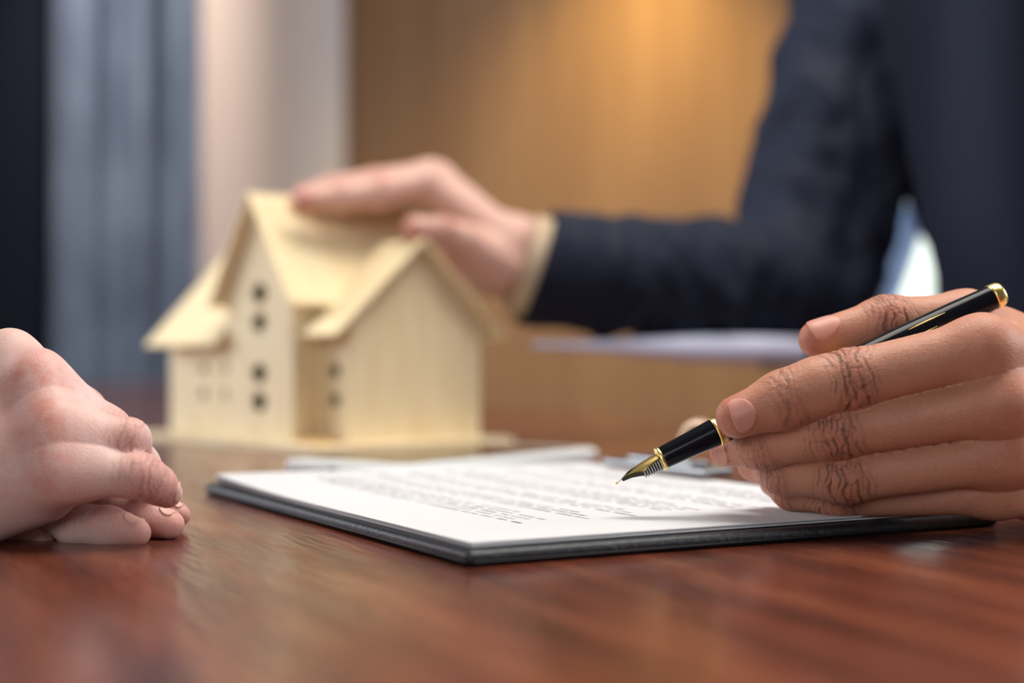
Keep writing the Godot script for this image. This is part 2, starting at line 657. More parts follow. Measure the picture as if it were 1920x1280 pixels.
func make_materials() -> void:
	var g := mat(Color(1.0, 0.88, 0.56), 0.28, 1.0)
	M.gold = g
	var bl := mat(Color(0.06, 0.07, 0.095), 0.17, 0.0, 0.32)
	M.lacquer = bl
	M.feed = mat(Color(0.02, 0.02, 0.025), 0.35)
	M.steel = mat(Color(0.58, 0.59, 0.60), 0.35, 1.0)

	# skin: colour comes with the vertices, the pores are fine relief
	var s := mat(Color.WHITE, 0.5, 0.0, 0.45)
	s.vertex_color_use_as_albedo = true
	s.subsurf_scatter_enabled = true
	s.subsurf_scatter_strength = 0.1
	s.heightmap_enabled = true
	s.heightmap_scale = 0.018
	s.heightmap_texture = noise_tex(0.07, 512, 3, 5, false, 4.0, null, FastNoiseLite.TYPE_CELLULAR)
	triplanar(s, Vector3.ONE * 38.0)
	M.skin = s
	var nl := mat(Color(0.80, 0.56, 0.50), 0.38, 0.0, 0.4)
	nl.subsurf_scatter_enabled = true
	nl.subsurf_scatter_strength = 0.08
	M.nail = nl
	M.nail_pale = nl.duplicate()
	M.nail_pale.albedo_color = Color(0.84, 0.66, 0.61)

	# dark blue suiting with a weave
	var j := mat(Color(0.10, 0.125, 0.195), 0.68, 0.0, 0.3)
	j.rim_enabled = true
	j.rim = 0.4
	j.rim_tint = 0.75
	j.normal_enabled = true
	j.normal_texture = noise_tex(0.06, 256, 3, 9, true, 3.0)
	j.normal_scale = 0.5
	triplanar(j, Vector3.ONE * 30.0)
	M.suit = j
	M.shirt = mat(Color(0.78, 0.69, 0.58), 0.8)
	var bs := mat(Color(0.80, 0.88, 0.98), 0.8)
	bs.backlight_enabled = true
	bs.backlight = Color(0.8, 0.88, 1.0)
	M.blue_shirt = bs
	M.pale_strip = mat(Color(0.86, 0.88, 0.98), 0.55)  # pale colour of the strip added under the far sleeve

	# pale plywood
	var pw := mat(Color(1, 1, 1), 0.62, 0.0, 0.35)
	pw.albedo_texture = noise_tex(0.012, 512, 4, 21, false, 4.0, ramp([[0.0, Color(0.89, 0.80, 0.63)], [0.5, Color(0.92, 0.845, 0.685)], [1.0, Color(0.94, 0.88, 0.735)]]))
	triplanar(pw, Vector3(9.0, 1.6, 9.0))
	M.plywood = pw
	var pe := pw.duplicate()
	pe.albedo_color = Color(0.9, 0.78, 0.58)
	M.plyedge = pe

	# polished reddish brown table wood: the grain runs along the local z axis
	var tw := mat(Color(1, 1, 1), 0.27, 0.0, 0.5)
	tw.albedo_texture = noise_tex(0.006, 1024, 6, 33, false, 4.0, ramp([[0.0, Color(0.27, 0.135, 0.105)], [0.42, Color(0.39, 0.195, 0.14)], [0.62, Color(0.44, 0.23, 0.16)], [1.0, Color(0.54, 0.31, 0.215)]]))
	tw.roughness_texture = noise_tex(0.02, 512, 4, 35, false, 4.0, ramp([[0.0, Color(0.55, 0.55, 0.55)], [1.0, Color(1, 1, 1)]]))
	tw.heightmap_enabled = true
	tw.heightmap_scale = 0.02
	tw.heightmap_texture = noise_tex(0.03, 1024, 5, 37)
	tw.detail_enabled = true
	tw.detail_blend_mode = BaseMaterial3D.BLEND_MODE_MUL
	tw.detail_albedo = noise_tex(0.05, 1024, 5, 39, false, 4.0, ramp([[0.0, Color(0.8, 0.77, 0.75)], [0.5, Color(0.97, 0.97, 0.97)], [1.0, Color(1, 1, 1)]]))
	tw.detail_uv_layer = BaseMaterial3D.DETAIL_UV_1
	triplanar(tw, Vector3(6.0, 6.0, 0.9))
	M.table = tw

	var le := mat(Color(0.115, 0.13, 0.15), 0.42, 0.0, 0.5)
	le.heightmap_enabled = true
	le.heightmap_scale = 0.025
	le.heightmap_texture = noise_tex(0.03, 512, 3, 41, false, 4.0, null, FastNoiseLite.TYPE_CELLULAR)
	triplanar(le, Vector3.ONE * 22.0)
	M.leather = le
	M.paper = mat(Color(0.82, 0.82, 0.83), 0.85, 0.0, 0.1)
	M.white_plastic = mat(Color(0.88, 0.9, 0.9), 0.25)
	M.screen = mat(Color(0.02, 0.02, 0.023), 0.08)
	M.dark = mat(Color(0.03, 0.03, 0.04), 0.6)

	# room
	var ww := mat(Color(1, 1, 1), 0.55, 0.0, 0.35)
	ww.albedo_texture = noise_tex(0.008, 512, 4, 51, false, 4.0, ramp([[0.0, Color(0.57, 0.43, 0.31)], [0.5, Color(0.62, 0.47, 0.34)], [1.0, Color(0.67, 0.52, 0.38)]]))
	triplanar(ww, Vector3(2.6, 0.12, 2.6), true)
	M.wall_wood = ww
	M.column = mat(Color(0.70, 0.63, 0.58), 0.8)
	var cu := mat(Color(0.46, 0.515, 0.585), 0.8)
	cu.albedo_texture = noise_tex(0.01, 512, 4, 61, false, 4.0, ramp([[0.0, Color(0.62, 0.64, 0.68)], [1.0, Color(1, 1, 1)]]))
	triplanar(cu, Vector3(1.4, 0.5, 1.4), true)
	M.curtain = cu
	M.navy = mat(Color(0.06, 0.075, 0.12), 0.7, 0.0, 0.2)
	M.plaster = mat(Color(0.44, 0.43, 0.42), 0.85)
	M.floor = mat(Color(0.20, 0.15, 0.12), 0.5)
	M.frame = mat(Color(0.8, 0.8, 0.8), 0.5)

func glow(c: Color, e: float) -> StandardMaterial3D:
	var m := mat(c, 0.5)
	m.emission_enabled = true
	m.emission = c
	m.emission_energy_multiplier = e
	return m

func area(called: String, at: Vector3, towards: Vector3, size: Vector2, c: Color, e: float) -> void:
	var l := AreaLight3D.new()
	l.name = called
	l.area_size = size
	l.light_color = c
	l.light_energy = e
	l.area_range = 12.0
	l.area_attenuation = 2.0
	l.shadow_enabled = true
	add_child(l)
	l.look_at_from_position(at, towards, Vector3.UP if absf((towards - at).normalized().y) < 0.95 else Vector3.BACK)

func box_mesh(size: Vector3, r := 0.004) -> ArrayMesh:
	var m := MB.new()
	m.rbox(Vector3.ZERO, size, r)
	return m.done()

# ------------------------------------------------------------------ the scene

const BACK := 4.6            # distance of the far wall
const CEIL := 2.75

func _ready() -> void:
	var cam := Camera3D.new()
	cam.name = "camera"
	var ca := CameraAttributesPhysical.new()
	ca.frustum_focal_length = 50.0
	ca.frustum_focus_distance = 0.532
	ca.frustum_near = 0.02
	ca.frustum_far = 60.0
	ca.exposure_aperture = 4.0
	cam.attributes = ca
	cam.near = 0.02
	cam.far = 60.0
	add_child(cam)
	cam.fov = rad_to_deg(2.0 * atan(640.0 / FPX))
	cam.transform = Transform3D(cam_basis, cam_at)
	cam.current = true

	var we := WorldEnvironment.new()
	we.name = "surroundings"
	var env := Environment.new()
	env.background_mode = Environment.BG_COLOR
	env.background_color = Color(0.75, 0.8, 0.88)
	env.tonemap_mode = Environment.TONE_MAPPER_LINEAR
	env.tonemap_exposure = 1.0
	env.sdfgi_enabled = true
	env.ssao_enabled = true
	env.ssil_enabled = true
	we.environment = env
	add_child(we)

	make_materials()
	# big lamp panel in the ceiling over the table, a tall window on the left, a bright one behind the man on the right
	area("ceiling_panel_glow", Vector3(0.5, CEIL - 0.06, -0.8), Vector3(0.5, 0, -0.81), Vector2(1.8, 1.2), Color(1.0, 0.97, 0.93), 4.6)
	area("left_window_glow", Vector3(-2.72, 1.6, -1.6), Vector3(0, 0.9, -1.0), Vector2(2.0, 1.5), Color(0.97, 0.97, 1.0), 6.3)
	area("front_fill_glow", Vector3(-0.9, 1.7, 2.42), Vector3(-0.1, 0.8, -0.8), Vector2(1.8, 1.4), Color(1.0, 0.98, 0.96), 1.5)  # added soft fill from the front, lifts the shadows
	area("right_rim_glow", Vector3(2.72, 1.7, -0.8), Vector3(0.2, 0.8, -0.56), Vector2(1.6, 1.4), Color(0.97, 0.98, 1.0), 4.0)  # added side light for the bright edge of the pen hand
	area("back_window_glow", Vector3(1.85, 1.5, -BACK + 0.1), Vector3(0.8, 0.9, -1.0), Vector2(1.5, 1.9), Color(0.82, 0.90, 1.0), 17.0)

	build_room()
	build_table()
	build_clipboard()
	build_tablet()
	build_house()
	build_pen()
	build_man()
	build_client()

func wall_lamp() -> void:
	var at := Vector3(0.47, 2.56, -BACK + 0.30)
	var t := thing("wall_lamp", "downward wall lamp on a short arm above the brown wood wall", "lamp", Transform3D(Basis(), at))
	var m := MB.new()
	m.lathe([Vector2(0.0, 0.16), Vector2(0.05, 0.16), Vector2(0.07, 0.10), Vector2(0.075, 0.0), Vector2(0.07, 0.0), Vector2(0.066, 0.10), Vector2(0.0, 0.14)], 32)
	part("lamp_shade", m.done(), M.gold, t)
	m = MB.new()
	m.lathe([Vector2(0.0, -0.004), Vector2(0.06, -0.004), Vector2(0.066, 0.004), Vector2(0.0, 0.006)], 32)
	part("lamp_glass", m.done(), glow(Color(1.0, 0.86, 0.62), 4.0), t)
	m = MB.new()
	m.tube([Vector3(0, 0.11, -0.06), Vector3(0, 0.11, -0.29)], [0.012, 0.012], 12)
	part("bracket", m.done(), M.gold, t)
	m = MB.new()
	m.rbox(Vector3(0, 0.11, -0.29), Vector3(0.12, 0.12, 0.02), 0.006)
	part("back_plate", m.done(), M.gold, t)
	var l := SpotLight3D.new()
	l.name = "bulb"
	l.light_color = Color(1.0, 0.88, 0.53)
	l.light_energy = 4.2
	l.light_size = 0.06
	l.spot_range = 12.0
	l.spot_attenuation = 2.0
	l.spot_angle = 52.0
	l.spot_angle_attenuation = 1.0
	l.shadow_enabled = true
	t.add_child(l)
	l.position = Vector3(0, -0.02, 0)
	l.rotation = Vector3(-PI / 2 - 0.12, 0, 0)

func downlight() -> void:  # added lamp, out of view, brightens the left side of the column
	var t := thing("added_downlight", "small added downlight out of view that brightens the pale column", "lamp", Transform3D(Basis(), Vector3(-1.75, CEIL - 0.03, -BACK + 0.8)))
	var m := MB.new()
	m.lathe([Vector2(0.0, 0.03), Vector2(0.09, 0.03), Vector2(0.09, 0.0), Vector2(0.065, 0.0), Vector2(0.06, 0.02), Vector2(0.0, 0.02)], 32)
	part("housing", m.done(), M.steel, t)
	m = MB.new()
	m.lathe([Vector2(0.0, 0.008), Vector2(0.055, 0.008), Vector2(0.055, 0.016), Vector2(0.0, 0.016)], 32)
	part("lamp_glass", m.done(), glow(Color(1.0, 0.95, 0.9), 4.0), t)
	var l := SpotLight3D.new()
	l.name = "bulb"
	l.light_color = Color(1.0, 0.95, 0.92)
	l.light_energy = 7.0
	l.light_size = 0.05
	l.spot_range = 12.0
	l.spot_attenuation = 2.0
	l.spot_angle = 42.0
	l.spot_angle_attenuation = 1.0
	l.shadow_enabled = true
	t.add_child(l)
	l.position = Vector3(0, 0.002, 0)
	l.rotation = Vector3(-PI / 2, 0, 0)
	l.look_at_from_position(l.global_position, Vector3(-0.86, 1.15, -BACK + 0.3), Vector3.BACK)

func plain_window(called: String, label: String, at: Transform3D, wide: float, high: float) -> void:
	var w := thing(called, label, "window", at)
	w.set_meta("kind", "structure")
	part("window_pane", box_mesh(Vector3(wide, high, 0.012), 0.002), glow(Color(0.95, 0.97, 1.0), 2.0), w)
	var m := MB.new()
	for sg: float in [-1.0, 1.0]:
		m.rbox(Vector3((wide / 2 + 0.03) * sg, 0, 0), Vector3(0.07, high + 0.14, 0.06), 0.006)
		m.rbox(Vector3(0, (high / 2 + 0.03) * sg, 0), Vector3(wide, 0.07, 0.06), 0.006)
	m.rbox(Vector3.ZERO, Vector3(0.04, high, 0.05), 0.006)
	part("window_frame", m.done(), M.frame, w)

func build_room() -> void:
	var xl := -2.9
	var xr := 2.9
	var zf := 2.6
	var depth := BACK + zf
	var midz := (zf - BACK) * 0.5
	struct("floor", box_mesh(Vector3(xr - xl + 0.4, 0.1, depth + 0.4)), M.floor, Transform3D(Basis(), Vector3(0, -0.05, midz)))
	struct("ceiling", box_mesh(Vector3(xr - xl + 0.4, 0.1, depth + 0.4)), M.plaster, Transform3D(Basis(), Vector3(0, CEIL + 0.05, midz)))
	struct("wall_left", box_mesh(Vector3(0.15, CEIL, depth)), M.plaster, Transform3D(Basis(), Vector3(xl - 0.075, CEIL / 2, midz)))
	struct("wall_right", box_mesh(Vector3(0.15, CEIL, depth)), M.plaster, Transform3D(Basis(), Vector3(xr + 0.075, CEIL / 2, midz)))
	struct("wall_front", box_mesh(Vector3(xr - xl + 0.4, CEIL, 0.15)), M.plaster, Transform3D(Basis(), Vector3(0, CEIL / 2, zf + 0.075)))
	struct("wall_back", box_mesh(Vector3(xr - xl + 0.4, CEIL, 0.15)), M.wall_wood, Transform3D(Basis(), Vector3(0, CEIL / 2, -BACK - 0.075)))
	struct("door_1", box_mesh(Vector3(1.35, CEIL, 0.06)), M.navy, Transform3D(Basis(), Vector3(-2.16, CEIL / 2, -BACK + 0.04)))
	# the bright window behind the man: frame, mullion and a glowing pane
	var w := thing("window_1", "bright daylit window behind the man in the suit", "window", Transform3D(Basis(), Vector3(1.80, 1.5, -BACK + 0.02)))
	w.set_meta("kind", "structure")
	var m := MB.new()
	m.rbox(Vector3(-0.82, 0, 0), Vector3(0.07, 2.07, 0.06), 0.006)
	m.rbox(Vector3(0.82, 0, 0), Vector3(0.07, 2.07, 0.06), 0.006)
	m.rbox(Vector3(0, 1.0, 0), Vector3(1.6, 0.07, 0.06), 0.006)
	m.rbox(Vector3(0, -1.0, 0), Vector3(1.6, 0.07, 0.06), 0.006)
	m.rbox(Vector3(0.2, 0, 0), Vector3(0.04, 1.95, 0.05), 0.006)
	part("window_frame", m.done(), M.frame, w)
	part("window_pane", box_mesh(Vector3(1.6, 1.95, 0.012), 0.002), glow(Color(0.93, 0.98, 0.94), 0.85), w)
	plain_window("window_2", "tall window in the left wall", Transform3D(Basis(Vector3.UP, PI / 2), Vector3(-2.87, 1.6, -1.6)), 2.0, 1.5)
	plain_window("window_3", "added window behind the camera for soft frontal fill", Transform3D(Basis(), Vector3(-0.9, 1.7, 2.57)), 1.8, 1.4)  # unseen, added to go with the frontal fill
	plain_window("window_4", "added window in the right wall for side light on the pen hand", Transform3D(Basis(Vector3.UP, PI / 2), Vector3(2.87, 1.7, -0.8)), 1.6, 1.4)  # unseen, added to go with the side light from the right
	var p := thing("ceiling_light", "flat rectangular ceiling light panel over the table", "lamp", Transform3D(Basis(), Vector3(0.5, CEIL - 0.02, -0.8)))
	part("diffuser", box_mesh(Vector3(1.8, 0.02, 1.2), 0.004), glow(Color(1.0, 0.97, 0.93), 2.0), p)
	wall_lamp()
	downlight()
	# round pale column and the blue-grey curtain left of it
	m = MB.new()
	m.lathe([Vector2(0.215, 0), Vector2(0.215, CEIL)], 64)
	struct("trim_1", m.done(), M.column, Transform3D(Basis(), Vector3(-0.725, 0, -BACK + 0.28)))
	var c := thing("curtain", "blue-grey floor-length curtain hanging left of the pale column", "curtain", Transform3D(Basis(), Vector3(-1.24, 0, -BACK + 0.12)))
	var rows := []
	for i in 12:
		var row := []
		for k in 97:
			var x := -0.215 + 0.50 * k / 96.0
			row.append(Vector3(x, 0.02 + (CEIL - 0.1) * i / 11.0, 0.02 * sin(x * 34.0 + 0.3 * sin(i * 0.5)) + 0.015 * sin(x * 71.0 + 1.0)))
		rows.append(row)
	var back := []
	for i in 12:
		var row := []
		for k in 97: row.append(rows[i][k] - Vector3(0, 0, 0.006))
		back.append(row)
	m = MB.new()
	m.sheet(rows, false, true)
	m.sheet(back, false, false)
	part("drape", m.done(), M.curtain, c)
	m = MB.new()
	m.tube([Vector3(-0.33, CEIL - 0.07, 0), Vector3(0.3, CEIL - 0.07, 0)], [0.014, 0.014], 16)
	part("curtain_rod", m.done(), M.steel, c)

# the table: its far right edge runs away to the left behind the house
const TD := Vector2(-0.426, 0.905)

func build_table() -> void:
	var edge := Vector2(-0.04, 2.05)
	var e := Vector2(-0.905, -0.426)
	var wide := 1.45
	var s0 := -3.0
	var s1 := 2.1
	var mid := edge + TD * ((s0 + s1) * 0.5) + e * (wide * 0.5)
	var b := Basis(Vector3(-e.x, 0, e.y), Vector3.UP, Vector3(-TD.x, 0, TD.y))
	var t := thing("table", "polished reddish brown wooden table carrying the clipboard and the model house", "table", Transform3D(b, Vector3(mid.x, 0, -mid.y)))
	part("tabletop", shifted(Vector3(wide, 0.04, s1 - s0), 0.006, Vector3(0, TABLE - 0.02, 0)), M.table, t)
	for sx: float in [-1.0, 1.0]:
		for sz: float in [-1.0, 1.0]:
			part("leg", shifted(Vector3(0.08, TABLE - 0.042, 0.08), 0.006, Vector3(sx * (wide / 2 - 0.12), (TABLE - 0.042) / 2, sz * ((s1 - s0) / 2 - 0.2))), M.table, t)
	var m := MB.new()
	for sx: float in [-1.0, 1.0]: m.rbox(Vector3(sx * (wide / 2 - 0.12), TABLE - 0.085, 0), Vector3(0.03, 0.08, s1 - s0 - 0.5), 0.004)
	part("apron", m.done(), M.table, t)

func shifted(size: Vector3, r: float, at: Vector3) -> ArrayMesh:
	var m := MB.new()
	m.rbox(at, size, r)
	return m.done()

# ------------------------------------------------------------------ clipboard and papers

# near corner of the sheet, its long edge (to the left and away) and its short edge (to the right)
const NEAR := Vector2(-0.0134, 0.465)
const E1 := Vector2(-0.4815, 0.8765)
const E2 := Vector2(0.8765, 0.4815)

func sheet_frame(off1: float, off2: float, up: float, turn := 0.0) -> Transform3D:
	var p := NEAR + E1 * off1 + E2 * off2
	var b := Basis(Vector3(E1.x, 0, -E1.y), Vector3.UP, Vector3(E1.x, 0, -E1.y).cross(Vector3.UP))
	return Transform3D(b.rotated(Vector3.UP, turn), tp(p.x, p.y, up))

# local x runs along the long edge; local z towards the right (E2)
func paper_mesh(lx: float, lz: float, curl: float, sag: float) -> ArrayMesh:
	var top := []
	var low := []
	for i in 25:
		var r0 := []
		var r1 := []
		for j in 33:
			var x := lx * j / 32.0
			var z := lz * i / 24.0
			var far := maxf(0.0, x - 0.55 * lx) / (0.45 * lx)
			var y := curl * far * far * (1.0 - 0.55 * z / lz) + sag * sin(PI * x / lx) * (1.0 - z / lz)
			r0.append(Vector3(x, y, z))
			r1.append(Vector3(x, y - 0.00040, z))
		top.append(r0)
		low.append(r1)
	var m := MB.new()
	m.sheet(top, false, false)
	m.sheet(low, false, true)
	if m.n[0].y < 0:
		m = MB.new()
		m.sheet(top, false, true)
		m.sheet(low, false, false)
	for i in 24:
		m.quad(top[i][0], top[i + 1][0], low[i + 1][0], low[i][0], Vector3.LEFT)
		m.quad(top[i][32], top[i + 1][32], low[i + 1][32], low[i][32], Vector3.RIGHT)
	for j in 32:
		m.quad(top[0][j], top[0][j + 1], low[0][j + 1], low[0][j], Vector3.FORWARD)
		m.quad(top[24][j], top[24][j + 1], low[24][j + 1], low[24][j], Vector3.BACK)
	return m.done()

func print_texture() -> ImageTexture:
	var w := 2048
	var h := 1586
	var im := Image.create(w, h, false, Image.FORMAT_RGB8)
	im.fill(Color(0.82, 0.82, 0.83))
	var rng := RandomNumberGenerator.new()
	rng.seed = 77
	var mm := w / 279.0
	var ink := Color(0.16, 0.16, 0.19)
	# paragraphs: [first row, rows] in millimetres from the left-hand long edge; rows run along the long edge
	for para: Array in [[40.0, 5], [68.0, 3], [88.0, 3], [108.0, 5], [138.0, 4], [165.0, 6]]:
		for r: int in para[1]:
			var z: float = para[0] + r * 4.3
			var x := 36.0 + rng.randf_range(0.0, 16.0) + (24.0 if r == para[1] - 1 else 0.0)
			while x < 240.0:
				var word := rng.randf_range(4.0, 15.0)
				var heavy := rng.randf_range(0.35, 1.0)
				# letters of a word as small strokes
				var q := x
				while q < x + word:
					var lw := rng.randf_range(0.9, 1.7)
					var tall := rng.randf_range(1.4, 2.3)
					var tone := Color(0.82, 0.82, 0.83).lerp(ink, heavy * rng.randf_range(0.6, 1.0))
					im.fill_rect(Rect2i(int(q * mm), int((z - tall * 0.5) * mm), maxi(3, int(lw * mm * 0.8)), int(tall * mm)), tone)
					q += lw
				x += word + rng.randf_range(1.8, 4.5)
	im.generate_mipmaps()
	return ImageTexture.create_from_image(im)

func build_clipboard() -> void:
	var lx := 0.2794
	var lz := 0.2159
	# the board is a padded black leather slab, a few millimetres larger than the sheets
	var b := thing("clipboard", "black leather clipboard on the table under the white papers", "clipboard", sheet_frame(0, 0, 0))
	var m := MB.new()
	var size := Vector3(lx + 0.012, 0.0052, lz + 0.024)
	m.rbox(Vector3(lx * 0.5, 0.0027, lz * 0.5 + 0.008), size, 0.0025, Transform3D(), 6)
	var board := part("board", m.done(), M.leather, b)
	# stitched seam line along the rim
	m = MB.new()
	var hx := size.x * 0.5 + 0.0001
	var hz := size.z * 0.5 + 0.0001
	var c := Vector3(lx * 0.5, 0.0017, lz * 0.5 + 0.008)
	var rim := [c + Vector3(-hx, 0, -hz + 0.002), c + Vector3(-hx, 0, hz - 0.002), c + Vector3(hx, 0, hz - 0.002), c + Vector3(hx, 0, -hz + 0.002), c + Vector3(-hx + 0.002, 0, -hz)]
	m.tube([rim[0], rim[1]], [0.00025, 0.00025], 6)
	m.tube([c + Vector3(-hx + 0.002, 0, -hz), c + Vector3(hx - 0.002, 0, -hz)], [0.00025, 0.00025], 6)
	part("seam", m.done(), mat(Color(0.12, 0.13, 0.14), 0.4), board)
	# the clip at the far long edge: a low bar and a wire loop standing on it
	var at := Vector3(0.203, 0.0082, lz + 0.002)
	m = MB.new()
	m.rbox(at + Vector3(0, 0.0028, 0), Vector3(0.096, 0.004, 0.018), 0.0018)
	m.rbox(at + Vector3(0, 0.0056, 0.002), Vector3(0.060, 0.004, 0.011), 0.0018)
	var clip := part("clip", m.done(), M.steel, b)
	m = MB.new()
	var loop := []
	var rad := []
	for i in 25:
		var an := PI * (-0.12 + 1.24 * i / 24.0)
		loop.append(at + Vector3(-0.026 + 0.0165 * cos(an), 0.011 + 0.0155 * sin(an), 0.004))
		rad.append(0.0026)
	m.tube(loop, rad, 12)
	part("clip_loop", m.done(), mat(Color(0.80, 0.68, 0.56), 0.4, 0.5), clip)
	# the sheets
	var names := [["paper_sheet", "printed white sheet lying on top of the clipboard papers"], ["paper_sheet", "blank white sheet directly under the printed top sheet"], ["paper_sheet", "white sheet third from the top of the clipboard papers"], ["paper_sheet", "lowest white sheet, lying on the black leather board"]]
	var offs := [[0.0, 0.0, 0.0072, 0.0], [0.0006, 0.0006, 0.0067, 0.003], [-0.0004, 0.0002, 0.0062, -0.002], [0.0008, 0.0006, 0.0058, 0.002]]
	for i in 4:
		var pm: Material = M.paper
		if i == 0:
			pm = mat(Color.WHITE, 0.85, 0.0, 0.1)
			pm.albedo_texture = print_texture()
		var o: Array = offs[i]
		var s := part(names[i][0], paper_mesh(lx, lz, 0.0028 - 0.0005 * i, 0.0), pm, self, sheet_frame(o[0], o[1], o[2], o[3]))
		tag(s, names[i][1], "paper", "sheets on the clipboard")

# ------------------------------------------------------------------ white tablet

func build_tablet() -> void:
	var near := Vector2(-0.0616, 0.7665)
	var u := Vector2(0.598, 0.801)
	var b := Basis(Vector3(u.x, 0, -u.y), Vector3.UP, Vector3(u.x, 0, -u.y).cross(Vector3.UP))
	var t := thing("tablet", "white tablet with a dark screen lying between the clipboard and the model house", "tablet", Transform3D(b, tp(near.x, near.y)))
	var lx := 0.198
	var lz := 0.088
	# local z points to the right, so the body lies on its negative side
	var m := MB.new()
	m.rbox(Vector3(lx / 2, 0.0055, -lz / 2), Vector3(lx, 0.0085, lz), 0.004, Transform3D(), 6)
	part("body", m.done(), M.white_plastic, t)
	m = MB.new()
	m.rbox(Vector3(lx / 2, 0.0098, -lz / 2), Vector3(lx - 0.034, 0.0006, lz - 0.014), 0.0003)
	part("screen", m.done(), M.screen, t)
	m = MB.new()
	m.rbox(Vector3(0.0, 0.0052, -lz * 0.55), Vector3(0.0008, 0.003, 0.009), 0.0003)
	part("port", m.done(), M.dark, t)

# ------------------------------------------------------------------ model house

func build_house() -> void:
	var n0 := Vector2(-0.134, 0.993)
	var A := Vector2(-0.648, 0.762)
	# local x along the long front (to the left and away), local z into the depth (to the right and away)
	var b := Basis(Vector3(A.x, 0, -A.y), Vector3.UP, Vector3(A.x, 0, -A.y).cross(Vector3.UP))
	var h := thing("model_house", "pale plywood model house with steep roofs under the man's hand", "model house", Transform3D(b, tp(n0.x, n0.y)))
	var pw: Material = M.plywood
	var T := 0.003
	part("base_plate", shifted(Vector3(0.282, 0.006, 0.178), 0.001, Vector3(0.141, 0.003, 0.089)), pw, h)
	var fl := 0.006
	var eave := 0.083
	# ---- right wing: front wall at z 0.040, gable end at x 0.024
	var xf := 0.024
	var zr0 := 0.040
	var zr1 := 0.163
	var apex := 0.155
	var zm := (zr0 + zr1) * 0.5
	var slope := (apex - eave) / (zm - zr0 + 0.018)
	var wall_top := eave + 0.018 * slope - 0.003
	var up := Transform3D(Basis(Vector3(0, 0, 1), Vector3.UP, Vector3(-1, 0, 0)), Vector3(xf + T, 0, 0))   # plate x -> z, depth -> -x
	var m := MB.new()
	m.plate(PackedVector2Array([Vector2(zr0, fl), Vector2(zr1, fl), Vector2(zr1, wall_top), Vector2(zm, apex - 0.003), Vector2(zr0, wall_top)]), T, [], up)
	part("gable_wall", m.done(), pw, h)
	var front := Transform3D(Basis(Vector3(1, 0, 0), Vector3.UP, Vector3(0, 0, 1)), Vector3(0, 0, 0))
	m = MB.new()
	m.plate(PackedVector2Array([Vector2(xf + T, fl), Vector2(0.0635, fl), Vector2(0.0635, wall_top), Vector2(xf + T, wall_top)]), T, [[Vector2(0.042, 0.037), 0.0052], [Vector2(0.042, 0.0587), 0.0052]], front.translated(Vector3(0, 0, zr0)))
	part("front_wall", m.done(), pw, h)
	var xe := 0.272
	m = MB.new()
	m.plate(PackedVector2Array([Vector2(xf + T, fl), Vector2(xe - T, fl), Vector2(xe - T, eave), Vector2(xf + T, eave)]), T, [], front.translated(Vector3(0, 0, zr1 - T)))
	part("back_wall", m.done(), pw, h)
	# ---- left wing: front wall a little farther forward, higher ridge
	var zl0 := 0.024
	var apl := 0.171
	var zml := (zl0 + zr1) * 0.5
	m = MB.new()
	var holes := []
	for x: float in [0.176, 0.214]:
		for y: float in [0.039, 0.060]: holes.append([Vector2(x, y), 0.0044])
	m.plate(PackedVector2Array([Vector2(0.16, fl), Vector2(xe - T, fl), Vector2(xe - T, eave + 0.006), Vector2(0.16, eave + 0.006)]), T, holes, front.translated(Vector3(0, 0, zl0)))
	part("front_wall", m.done(), pw, h)
	m = MB.new()
	m.plate(PackedVector2Array([Vector2(zl0, fl), Vector2(zr1, fl), Vector2(zr1, eave), Vector2(zml, apl - 0.004), Vector2(zl0, eave)]), T, [], up.translated(Vector3(xe - xf - T, 0, 0)))
	part("gable_wall", m.done(), pw, h)
	# ---- tall cross gable in front
	var gx0 := 0.0635
	var gx1 := 0.1617
	var gz := 0.017
	var gm := (gx0 + gx1) * 0.5
	var gtop := 0.1915
	var geave := 0.118
	m = MB.new()
	holes = []
	for y: float in [0.0347, 0.0564, 0.0952, 0.1177]: holes.append([Vector2(gm, y), 0.0080])
	m.plate(PackedVector2Array([Vector2(gx0, fl), Vector2(gx1, fl), Vector2(gx1, geave), Vector2(gm, gtop - 0.004), Vector2(gx0, geave)]), T, holes, front.translated(Vector3(0, 0, gz)))
	part("tall_gable_wall", m.done(), pw, h)
	for x: float in [gx0, gx1 - T]:
		m = MB.new()
		m.plate(PackedVector2Array([Vector2(gz + T, fl), Vector2(0.12, fl), Vector2(0.12, geave), Vector2(gz + T, geave)]), T, [], Transform3D(Basis(Vector3(0, 0, 1), Vector3.UP, Vector3(-1, 0, 0)), Vector3(x + T, 0, 0)))
		part("side_wall", m.done(), pw, h)
	# dark panels put in as the shade inside, behind the round windows
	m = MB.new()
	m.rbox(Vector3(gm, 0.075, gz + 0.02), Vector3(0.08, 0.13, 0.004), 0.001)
	part("dark_backing", m.done(), mat(Color(0.07, 0.045, 0.045), 0.8), h)
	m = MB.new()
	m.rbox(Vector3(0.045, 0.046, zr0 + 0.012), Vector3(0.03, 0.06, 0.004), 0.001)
	part("dark_backing", m.done(), mat(Color(0.30, 0.22, 0.2), 0.7), h)
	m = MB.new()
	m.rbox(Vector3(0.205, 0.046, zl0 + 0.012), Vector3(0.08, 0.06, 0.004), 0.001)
	part("dark_backing", m.done(), mat(Color(0.30, 0.22, 0.2), 0.7), h)
	# low step in front of the recess between the gable and the right wing
	part("step", shifted(Vector3(0.03, 0.003, 0.02), 0.0008, Vector3(0.046, 0.0075, 0.028)), M.plyedge, h)
	# ---- roofs: plates that hang over the walls
	roof_plate(h, Vector3(0.013, eave, zr0 - 0.018), Vector3(0.013, apex, zm), Vector3(0.14, 0, 0), pw)
